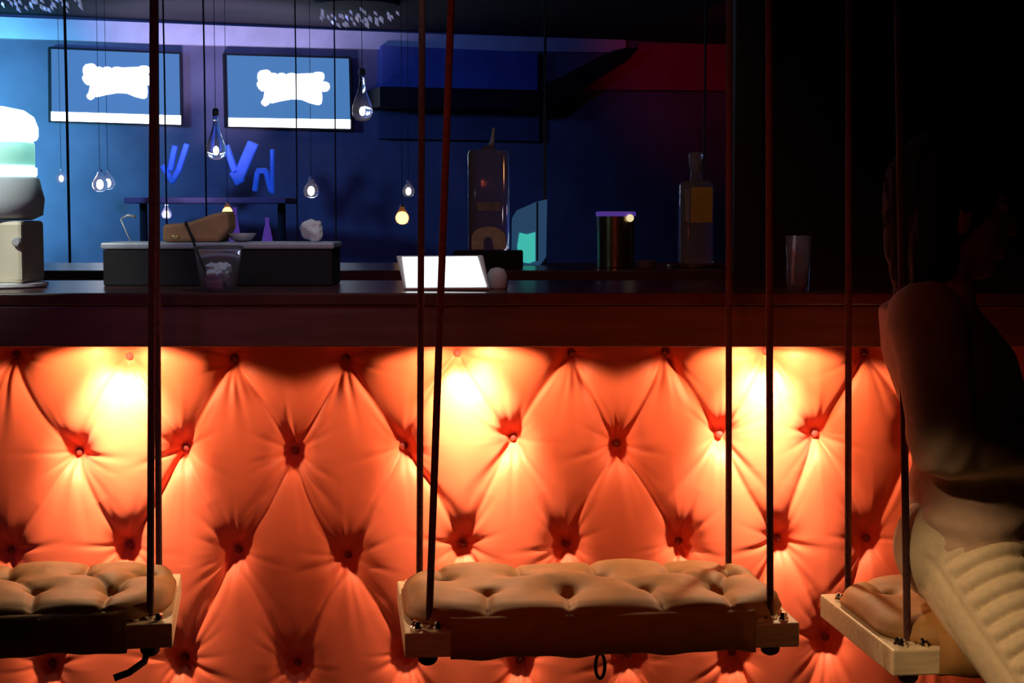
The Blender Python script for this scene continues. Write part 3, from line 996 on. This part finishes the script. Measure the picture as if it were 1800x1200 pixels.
# plastic cup of ice with a dark straw
cy = 3.22
c = at(385, 515, cy)
hc = zrow(432, cy) - ZB
root = empty('iced_cup', (c.x, cy, ZB), 'clear plastic cup of ice with a straw at the bar edge', 'cup')
MB().lathe([(0.034, 0.0), (0.036, 0.003), (0.047, hc - 0.008), (0.0505, hc - 0.006), (0.0505, hc), (0.0475, hc), (0.045, hc - 0.010), (0.034, 0.006), (0.004, 0.005)], 32, (c.x, cy, ZB)).build('cup_wall', 'thin_glass', root, True)
for k in range(18):
    a = random.uniform(0, 6.28)
    zz = 0.016 + 0.03 * (k // 6) * 0.5
    r_ = random.uniform(0.004, 0.019)
    rot = Matrix.Rotation(random.uniform(0, 1.5), 3, 'X') @ Matrix.Rotation(random.uniform(0, 1.5), 3, 'Z')
    MB().box((c.x + r_ * math.cos(a), cy + r_ * math.sin(a), ZB + zz), (0.019,) * 3, rot).build('ice_cube', 'ice', root, bevel=0.002)
sa, sb = at(350, 450, cy), at(326, 389, cy)
MB().tube([(c.x - 0.018, cy, ZB + 0.02), sa, sb], 0.0027, 8).build('straw', 'black', root, True)

# tilted tablet terminal
ty = 3.26
quad = [at(710, 519, ty - 0.01), at(861, 518, ty - 0.045), at(849, 459, ty + 0.02), at(696, 460, ty + 0.055)]
q0 = quad[0].copy()
lift = ZB + 0.004 - min(q.z for q in quad)
quad = [q + Vector((0, 0, lift)) for q in quad]
nrm = (quad[1] - quad[0]).cross(quad[3] - quad[0]).normalized()
if nrm.y > 0:
    nrm = -nrm
cq = sum(quad, Vector()) / 4
root = empty('tablet_terminal', (cq.x, ty + 0.04, ZB), 'tilted tablet terminal with bright white screen on the bar', 'tablet')
MB().prism([q + nrm * 0.0 for q in quad], -nrm * 0.010).build('bezel', 'silver_rim', root, bevel=0.003)
ins = [cq + (quad[0] - cq) * 0.93 , cq + (quad[1] - cq) * 0.93, cq + (quad[2] - cq) * 0.86, cq + (quad[3] - cq) * 0.86]
MB().prism([q + nrm * 0.0015 for q in ins], -nrm * 0.002).build('screen', 'pos_screen', root)
hb = (quad[2] + quad[3]) / 2
foot = Vector((cq.x + 0.05, ty + 0.10, ZB + 0.006))
MB().lathe([(0.055, 0.0), (0.055, 0.008), (0.05, 0.011)], 28, (cq.x + 0.03, ty + 0.075, ZB)).build('stand_base', 'silver_rim', root, 'auto')
MB().tube([Vector((cq.x + 0.03, ty + 0.075, ZB + 0.010)), cq - nrm * 0.012], 0.010, 10).build('stand_arm', 'silver_rim', root, True)
# round card reader at its side
o = MB().lathe([(0.020, 0.0), (0.022, 0.004), (0.021, 0.030), (0.014, 0.042), (0.004, 0.045)], 24, (at(874, 500, ty + 0.05).x, ty + 0.06, ZB)).build('card_reader', 'silver_rim', None, True)
tag(o, 'small rounded grey card reader right of the tablet', 'card reader')

# tall slim glass on the bar by the partition
gy = 3.22
c = at(1402, 515, gy)
hg = zrow(414, gy) - ZB
o = MB().lathe([(0.021, 0.0), (0.022, 0.002), (0.024, hg * .6), (0.026, hg), (0.0235, hg), (0.021, hg * .5), (0.019, 0.01), (0.003, 0.009)], 28, (c.x, gy, ZB)).build('highball_glass', 'thin_glass', None, True)
tag(o, 'slim tall clear glass standing by the dark partition', 'glass')

MB().tube([(c.x - 0.010, gy, ZB + 0.014), at(1393, 480, gy), at(1397, 414, gy)], 0.0032, 8).build('straw', 'white', o, True)  # white stick added in place of the highlight along the glass

# ------------------------------------------------------------------ things on the back counter
yb = 4.66


def sq_section(c, wx, wy_, z, r, n=28):
    pts = []
    for k in range(n):
        a = 2 * math.pi * k / n
        ca, sa = math.cos(a), math.sin(a)
        p = 5.0
        d = (abs(ca) ** p + abs(sa) ** p) ** (-1 / p)
        pts.append(Vector((c[0] + ca * d * wx, c[1] + sa * d * wy_, z)))
    return pts


def sq_loft(sections):
    n = len(sections[0])
    mb = MB()
    v = [p for s in sections for p in s]
    f = []
    for i in range(len(sections) - 1):
        for k in range(n):
            f.append((i * n + k, i * n + (k + 1) % n, (i + 1) * n + (k + 1) % n, (i + 1) * n + k))
    f.append(tuple(reversed(range(n))))
    f.append(tuple((len(sections) - 1) * n + k for k in range(n)))
    return mb.add(v, f)


# tall square bottle on a low riser
c = at(859, 440, yb)
zr = c.z
o = MB().box((c.x, yb, (ZB + zr) / 2), (0.20, 0.14, zr - ZB)).build('riser_block', 'black', None, bevel=0.004)
tag(o, 'low black riser block under the tall square bottle', 'riser')
ztp = zrow(264, yb)
znk = zrow(225, yb)
root = empty('square_bottle', (c.x, yb, zr), 'tall clear square bottle with arch label and thin pour spout', 'bottle')
w2 = 0.060
secs = [sq_section((c.x, yb), w2 * .94, w2 * .94, zr + 0.0005, 0), sq_section((c.x, yb), w2, w2, zr + 0.008, 0), sq_section((c.x, yb), w2, w2, ztp - 0.012, 0),
        sq_section((c.x, yb), w2 * .92, w2 * .92, ztp - 0.002, 0), sq_section((c.x, yb), w2 * .4, w2 * .4, ztp + 0.001, 0), sq_section((c.x, yb), 0.013, 0.013, ztp + 0.012, 0)]
sq_loft(secs).build('glass_body', 'bottle_glass', root, 'auto')
arch = []
ax0, ax1, ay0, ay1 = 829, 889, 400, 437
for k in range(13):
    a = math.pi * k / 12
    arch.append((859 - 30 * math.cos(a), 418 - 20 * math.sin(a)))
outer = [(829, 438)] + arch + [(889, 438), (868, 438)] + [(858 + 8 * math.cos(math.pi * k / 6), 426 - 10 * math.sin(math.pi * k / 6)) for k in range(7)] + [(850, 438)]
yl = yb - w2 - 0.0015
MB().prism([at(x, y, yl) for x, y in outer], (0, 0.001, 0)).build('arch_label', 'paper', root)
MB().prism([at(x, y, yl) for x, y in ((838, 355), (880, 355), (880, 371), (838, 371))], (0, 0.001, 0)).build('name_label', 'paper_dim', root)
sp = at(868, 258, yb)
MB().tube([(c.x + 0.008, yb, ztp + 0.012), (c.x + 0.012, yb, ztp + 0.03), at(866, 242, yb), at(868, 224, yb)], [0.010, 0.006, 0.005, 0.0045], 10).build('pour_spout', 'grey', root, True)

# blue acrylic stand with teal panel
ys = 4.85
root_c = at(930, 463, ys)
root = empty('display_stand', (root_c.x, ys, ZB), 'upright blue acrylic stand with glowing teal panel on back counter', 'display stand')
out = [(899, 452), (908, 462), (950, 462), (960, 448), (962, 346), (940, 352), (908, 366), (900, 380)]
pp = [at(x, y, ys) for x, y in out]
dz = ZB + 0.0005 - min(p.z for p in pp)
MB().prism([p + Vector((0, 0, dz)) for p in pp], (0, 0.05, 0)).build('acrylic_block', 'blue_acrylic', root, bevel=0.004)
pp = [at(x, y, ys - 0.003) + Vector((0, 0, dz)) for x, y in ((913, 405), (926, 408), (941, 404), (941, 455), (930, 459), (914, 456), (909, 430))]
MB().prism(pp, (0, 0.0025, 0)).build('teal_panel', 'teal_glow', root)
pp = [at(x, y, ys - 0.003) + Vector((0, 0, dz)) for x, y in ((943, 352), (946, 351), (946, 455), (943, 455))]
MB().prism(pp, (0, 0.0025, 0)).build('edge_strip', 'black', root)

# dark metal canister with violet-lit rim, that light put in as glow
c = at(1082, 474, 4.62)
hk = zrow(380, 4.62) - ZB
root = empty('metal_canister', (c.x, 4.62, ZB), 'dark olive metal canister on the back counter, violet light painted on its rim', 'canister')
MB().lathe([(0.050, 0.0), (0.053, 0.004), (0.055, hk)], 32, (c.x, 4.62, ZB)).build('body', 'olive', root, 'auto')
MB().lathe([(0.056, hk), (0.058, hk + .002), (0.058, hk + .012), (0.052, hk + .014)], 32, (c.x, 4.62, ZB)).build('rim', 'purple', root, 'auto')  # violet light on the rim painted as a glowing band
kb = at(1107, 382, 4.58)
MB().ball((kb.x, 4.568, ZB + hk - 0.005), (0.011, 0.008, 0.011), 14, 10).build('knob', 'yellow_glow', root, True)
o = MB().lathe([(0.026, 0), (0.028, 0.003), (0.03, 0.02), (0.025, 0.022)], 24, (at(1130, 470, 4.60).x + 0.01, 4.60, ZB)).build('small_dish', 'frost_dark', None, 'auto')
tag(o, 'small smoked glass dish beside the olive canister', 'dish')

# clear bottle with mustard label on a round tray
c = at(1222, 471, yb)
o = MB().lathe([(0.072, 0.0), (0.082, 0.003), (0.084, 0.009), (0.080, 0.009), (0.07, 0.006), (0.004, 0.006)], 40, (c.x, yb, ZB)).build('round_tray', 'brass', None, 'auto')
tag(o, 'round brass tray under the bottle with mustard label', 'tray')
zt0 = ZB + 0.0095
zs = zrow(318, yb)
zn = zrow(268, yb)
root = empty('liquor_bottle', (c.x, yb, zt0), 'clear square-shouldered bottle with mustard label and glass stopper', 'bottle')
w2 = 0.050
secs = [sq_section((c.x, yb), w2 * .92, w2 * .92, zt0 + 0.0003, 0), sq_section((c.x, yb), w2, w2, zt0 + 0.006, 0), sq_section((c.x, yb), w2, w2, zs - 0.012, 0),
        sq_section((c.x, yb), w2 * .85, w2 * .85, zs - 0.001, 0), sq_section((c.x, yb), 0.018, 0.018, zs + 0.003, 0), sq_section((c.x, yb), 0.016, 0.016, zs + 0.028, 0)]
sq_loft(secs).build('glass_body', 'bottle_glass', root, 'auto')
MB().lathe([(0.016, zs + 0.0285), (0.020, zs + 0.034), (0.023, zn - 0.004), (0.020, zn), (0.004, zn)], 12, (c.x, yb, 0)).build('stopper', 'stopper', root, 'auto')
yl = yb - w2 - 0.0015
MB().prism([at(x, y, yl) for x, y in ((1215, 329), (1253, 329), (1252, 391), (1214, 391))], (0, 0.001, 0)).build('front_label', 'mustard', root)
MB().prism([at(x, y, yl) for x, y in ((1204, 333), (1213, 332), (1212, 391), (1205, 389))], (0, 0.001, 0)).build('edge_label', 'paper_dim', root)

# small purple bottles by the far table
for (px, pb, pt, lab) in ((470, 420, 382, 'small purple cone bottle on the back counter behind the caddy'), (413, 402, 364, 'small purple cone bottle right of the tan bag')):
    yv = 4.75
    a = at(px, pb, yv)
    hv = 0.075
    zb = ZB
    root = empty('purple_bottle', (a.x, yv, zb), lab, 'bottle', 'small purple bottles')
    hv = at(px, pt, yv).z - zb
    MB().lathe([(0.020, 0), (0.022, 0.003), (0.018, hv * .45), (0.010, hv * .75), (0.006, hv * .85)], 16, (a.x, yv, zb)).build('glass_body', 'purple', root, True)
    MB().lathe([(0.0062, hv * .85), (0.0062, hv)], 12, (a.x, yv, zb)).build('cap', 'purple', root, 'auto')

# ------------------------------------------------------------------ seated person at the right
def union(name, mb, voxel, m, smooth_it=6, fac=0.5):
    me = bpy.data.meshes.new(name + '_src')
    me.from_pydata(mb.v, [], mb.f)
    o = bpy.data.objects.new(name + '_src', me)
    col.objects.link(o)
    r = o.modifiers.new('remesh', 'REMESH')
    r.mode = 'VOXEL'
    r.voxel_size = voxel
    r.use_smooth_shade = True
    s = o.modifiers.new('smooth', 'SMOOTH')
    s.factor = fac
    s.iterations = smooth_it
    dg = bpy.context.evaluated_depsgraph_get()
    out = bpy.data.meshes.new_from_object(o.evaluated_get(dg))
    bpy.data.objects.remove(o)
    bpy.data.meshes.remove(me)
    out.name = name
    out.materials.clear()
    out.materials.append(M[m])
    n = len(out.vertices)
    co = np.empty(n * 3, dtype=np.float32)
    out.vertices.foreach_get('co', co)
    no = np.empty(n * 3, dtype=np.float32)
    out.vertices.foreach_get('normal', no)
    return out, co.reshape(-1, 3).astype(float), no.reshape(-1, 3).astype(float)


def finish(me, co, name, parent):
    me.vertices.foreach_set('co', co.astype(np.float32).ravel())
    me.update()
    me.polygons.foreach_set('use_smooth', np.ones(len(me.polygons), dtype=bool))
    o = bpy.data.objects.new(name, me)
    col.objects.link(o)
    return child(o, parent)


def limb(mb, pts, rad, n=18, sub=5):
    # smooth tube with rounded ends
    pts = [Vector(p) for p in pts]
    P, R = [], []
    for i in range(len(pts) - 1):
        a, b = pts[i], pts[i + 1]
        p_ = pts[i - 1] if i > 0 else a - (b - a)
        q_ = pts[i + 2] if i + 2 < len(pts) else b + (b - a)
        for k in range(sub):
            t = k / sub
            P.append(0.5 * ((2 * a) + (b - p_) * t + (2 * p_ - 5 * a + 4 * b - q_) * t * t + (3 * a - p_ - 3 * b + q_) * t ** 3))
            R.append(rad[i] * (1 - t) + rad[i + 1] * t)
    P.append(pts[-1])
    R.append(rad[-1])
    d0 = (P[0] - P[1]).normalized()
    d1 = (P[-1] - P[-2]).normalized()
    P = [P[0] + d0 * R[0] * .9, P[0] + d0 * R[0] * .6] + P + [P[-1] + d1 * R[-1] * .6, P[-1] + d1 * R[-1] * .9]
    R = [R[0] * .35, R[0] * .8] + R + [R[-1] * .8, R[-1] * .35]
    mb.tube(P, R, n)


def torso(mb, secs, n=28):
    # secs: (x, y, z, rx, ry)
    v = []
    for (x, y, z, rx, ry) in secs:
        for k in range(n):
            a = 2 * math.pi * k / n
            v.append((x + rx * math.cos(a) + SHEAR * ry * math.sin(a), y + ry * math.sin(a), z))
    f = []
    for i in range(len(secs) - 1):
        for k in range(n):
            f.append((i * n + k, i * n + (k + 1) % n, (i + 1) * n + (k + 1) % n, (i + 1) * n + k))
    f.append(tuple(reversed(range(n))))
    f.append(tuple((len(secs) - 1) * n + k for k in range(n)))
    mb.add(v, f)


YP = 2.64
SHEAR = 0.27


def pp(px, py, Y=YP):
    return at(px, py, Y)


pel = pp(1722, 955)
person = empty('person', (pel.x, YP, 0.0), 'person in cream sweater and beige ribbed jeans perched on a swing, seen from the side', 'person')
lum, che, nek, hed = pp(1712, 800), pp(1668, 620), pp(1648, 500), pp(1672, 372)
NY, FY = YP - 0.155, YP + 0.165           # near and far shoulder depth
sh_n, el_n = pp(1628, 560, NY), pp(1660, 780, NY - 0.01)
wr_n, ha_n = pp(1850, 800, NY + 0.06), pp(1905, 800, NY + 0.09)
sh_f = pp(1636, 562, FY)
el_f, wr_f, ha_f = sh_f + Vector((0.08, 0.02, -0.25)), sh_f + Vector((0.28, -0.06, -0.30)), sh_f + Vector((0.34, -0.09, -0.30))
hip_n = pp(1700, 985, YP - 0.085)
hip_f = pp(1708, 982, YP + 0.09)
kn_n = pp(1878, 1268, 2.34)
kn_f = kn_n + Vector((0.06, 0.22, 0.03))
an_n = Vector((kn_n.x - 0.02, kn_n.y + 0.02, 0.085))
an_f = Vector((kn_f.x - 0.02, kn_f.y + 0.02, 0.085))

# body: one continuous skin
b = MB()
torso(b, [(pel.x, YP, pel.z - .10, .05, .08), (pel.x, YP, pel.z - .05, .095, .14), (pel.x, YP, pel.z + .02, .10, .15), (lum.x, YP, lum.z, .085, .115), (che.x + .01, YP, che.z, .098, .135),
          ((sh_n.x + nek.x) / 2 + .015, YP, sh_n.z + .01, .07, .15), (nek.x + .005, YP, nek.z - .01, .05, .07)])
limb(b, [nek - Vector((0, 0, .03)), nek + Vector((0.008, 0, .02)), hed - Vector((0.01, 0, .06))], [.050, .046, .046])
# head facing +X
b.ball(hed + Vector((-.012, 0, .030)), (.088, .074, .088), 20, 14)
b.ball(hed + Vector((.028, 0, -.030)), (.060, .055, .078), 18, 12)
b.ball(hed + Vector((.050, 0, -.092)), (.026, .028, .020), 12, 8)          # chin
limb(b, [hed + Vector((.080, 0, .012)), hed + Vector((.096, 0, -.014)), hed + Vector((.103, 0, -.030))], [.008, .011, .012], 10, 3)   # nose
b.ball(hed + Vector((.083, 0, -.058)), (.012, .022, .007), 12, 8)          # upper lip
b.ball(hed + Vector((.081, 0, -.070)), (.012, .019, .007), 12, 8)          # lower lip
for s in (-1, 1):
    b.ball(hed + Vector((.072, s * .030, .022)), (.013, .020, .007), 12, 8)   # brow
    b.ball(hed + Vector((-.005, s * .073, -.012)), (.020, .009, .030), 12, 8)  # ear
for (s_, e_, w_, h_) in ((sh_n, el_n, wr_n, ha_n), (sh_f, el_f, wr_f, ha_f)):
    limb(b, [s_, s_.lerp(e_, .5), e_], [.050, .043, .037])
    limb(b, [e_, e_.lerp(w_, .4), w_], [.037, .037, .024])
    d = (h_ - w_).normalized()
    side = d.cross(Vector((0, 0, 1))).normalized()
    limb(b, [w_, w_ + d * .04, w_ + d * .085], [.024, .030, .028])
    for k, (o_, L) in enumerate(((-.027, .062), (-.009, .074), (.009, .070), (.027, .054))):
        r0 = w_ + d * .08 + side * o_
        limb(b, [r0, r0 + d * L * .45 + Vector((0, 0, -.004)), r0 + d * L * .75 + Vector((0, 0, -.016)), r0 + d * L * .9 + Vector((0, 0, -.030))], [.0095, .009, .0085, .0075], 10, 3)
    r0 = w_ + d * .03 - side * .022
    limb(b, [r0, r0 + d * .03 - side * .025, r0 + d * .058 - side * .032 + Vector((0, 0, -.01))], [.011, .0105, .009], 10, 3)
for (h_, k_, a_) in ((hip_n, kn_n, an_n), (hip_f, kn_f, an_f)):
    limb(b, [h_, h_.lerp(k_, .5), k_], [.080, .068, .052])
    limb(b, [k_, k_.lerp(a_, .35), k_.lerp(a_, .75), a_], [.052, .052, .036, .034])
    limb(b, [a_ + Vector((-.02, 0, -.03)), a_ + Vector((.06, 0, -.045)), a_ + Vector((.14, 0, -.055))], [.032, .034, .026])
me, co, no = union('body', b, 0.0055, 'skin', 4)
finish(me, co, 'body', person)
for s in (-1, 1):
    ey = MB().ball(hed + Vector((.076, s * .030, .008)), (.011, .013, .008), 14, 10).build('eye', 'white', person, True)
    MB().ball(hed + Vector((.084, s * .031, .008)), (.0045, .0055, .0055), 10, 8).build('iris', 'hair', ey, True)

# hair: cap and a long fall down the back
b = MB()
b.ball(hed + Vector((-.018, 0, .036)), (.094, .088, .098), 20, 14)
limb(b, [hed + Vector((-.06, 0, .02)), hed + Vector((-.055, 0, -.08)), nek + Vector((-.045, 0, .02)), nek + Vector((-.04, 0, -.02))], [.055, .050, .036, .022])
limb(b, [hed + Vector((-.04, -.055, .02)), hed + Vector((-.045, -.06, -.07)), nek + Vector((-.04, -.055, -.02))], [.040, .036, .02])
limb(b, [hed + Vector((-.04, .055, .02)), hed + Vector((-.045, .06, -.07)), nek + Vector((-.04, .055, -.02))], [.040, .036, .02])
me, co, no = union('hair', b, 0.007, 'hair', 3)
for i in range(len(co)):
    co[i] += no[i] * 0.003 * math.sin(co[i][1] * 900 + 3 * math.sin(co[i][2] * 20))
finish(me, co, 'hair', person)

# sweater
b = MB()
torso(b, [(pel.x + .005, YP, pel.z - .018, .118, .168), (pel.x, YP, pel.z + .03, .128, .175), (pel.x - .005, YP, pel.z + .085, .118, .160), (lum.x, YP, lum.z, .105, .145), (lum.x - .015, YP, lum.z + .08, .108, .150),
          (che.x, YP, che.z, .113, .158), ((sh_n.x + nek.x) / 2 + .012, YP, sh_n.z + .012, .082, .165), (nek.x + .005, YP, nek.z - .012, .060, .085), (nek.x + .005, YP, nek.z + .012, .056, .066)])
for (s_, e_, w_) in ((sh_n, el_n, wr_n), (sh_f, el_f, wr_f)):
    limb(b, [s_, s_.lerp(e_, .35), s_.lerp(e_, .75), e_ + Vector((0.0, 0, 0))], [.064, .057, .055, .058])
    limb(b, [e_, e_.lerp(w_, .3), e_.lerp(w_, .6), e_.lerp(w_, .9)], [.058, .053, .046, .038])
me, co, no = union('sweater', b, 0.0065, 'sweater', 12)
waist_z = lum.z - 0.02
for i in range(len(co)):
    x, y, z = co[i]
    p = Vector((x * 5, y * 4, z * 26))
    k = math.exp(-((z - (pel.z + .06)) / .09) ** 2)
    wv = 0.0085 * k * (noise.noise(p) + 0.5 * math.sin(z * 135 + 5 * noise.noise(Vector((x * 5, y * 5, z * 3)))))
    # creases at the bend of the near elbow
    de = (Vector(co[i]) - el_n).length
    wv += 0.0028 * math.exp(-(de / .06) ** 2) * math.sin((x * 0.9 - z * 0.45) * 150 + 3 * noise.noise(Vector((x * 9, y * 9, z * 9))))
    wv += 0.003 * noise.noise(Vector((x * 14, y * 14, z * 9)))
    co[i] += no[i] * wv
finish(me, co, 'sweater', person)

# ribbed jeans
b = MB()
torso(b, [(pel.x - .005, YP, pel.z - .105, .06, .10), (pel.x - .008, YP, pel.z - .06, .118, .165), (pel.x - .004, YP, pel.z - .01, .120, .168), (pel.x, YP, pel.z + .06, .108, .150)])
b.ball(hip_n + Vector((-.010, 0.01, .020)), (.108, .088, .100), 20, 14)
b.ball(hip_f + Vector((-.010, -.01, .020)), (.108, .088, .100), 20, 14)
for (h_, k_, a_) in ((hip_n, kn_n, an_n), (hip_f, kn_f, an_f)):
    limb(b, [h_, h_.lerp(k_, .3), h_.lerp(k_, .7), k_], [.092, .088, .074, .063], 24)
    limb(b, [k_, k_.lerp(a_, .35), k_.lerp(a_, .75), a_ + Vector((0, 0, .02))], [.063, .060, .046, .044], 20)
me, co, no = union('jeans', b, 0.0048, 'jeans', 4)
ax = (kn_n - hip_n)
Ln = ax.length
ax.normalize()
fr = Vector((0.83, -0.15, 0.55))
fr = (fr - ax * fr.dot(ax)).normalized()        # front of the thigh
sd = ax.cross(fr)
if sd.y > 0:
    sd = -sd                                    # camera side
H0 = np.array(hip_n)
A_, F_, S_ = np.array(ax), np.array(fr), np.array(sd)
rel = co - H0
s = rel @ A_
ang = np.degrees(np.arctan2(rel @ S_, rel @ F_))
rad = np.linalg.norm(rel - np.outer(s, A_), axis=1)
near = (co[:, 1] < YP) & (rad < 0.13) & (s > -0.02) & (s < Ln)
mask = near * np.clip((s - 0.015) / 0.02, 0, 1) * np.clip((Ln - .03 - s) / 0.03, 0, 1) * np.clip((112 - ang) / 8, 0, 1) * np.clip((ang + 50) / 10, 0, 1)
co += no * (mask * 0.0062 * (np.abs(np.sin(np.pi * s / 0.030)) ** 0.7 * 2 - 1.2))[:, None]
seam = near * np.exp(-((ang - 120) / 3.5) ** 2) * np.clip((s + .01) / 0.02, 0, 1)
co -= no * (seam * 0.004)[:, None]
nz = np.array([noise.noise(Vector(c) * 12) for c in co])
co += no * (nz * 0.002)[:, None]
finish(me, co, 'jeans', person)
for (a_) in (an_n, an_f):
    sm = MB()
    limb(sm, [a_ + Vector((-.025, 0, -.01)), a_ + Vector((-.02, 0, -.045)), a_ + Vector((.06, 0, -.052)), a_ + Vector((.15, 0, -.056))], [.040, .038, .040, .028], 16)
    sm.v = [(x, y, max(z, 0.0)) for x, y, z in sm.v]
    sm.build('shoe', 'shoe', person, True)
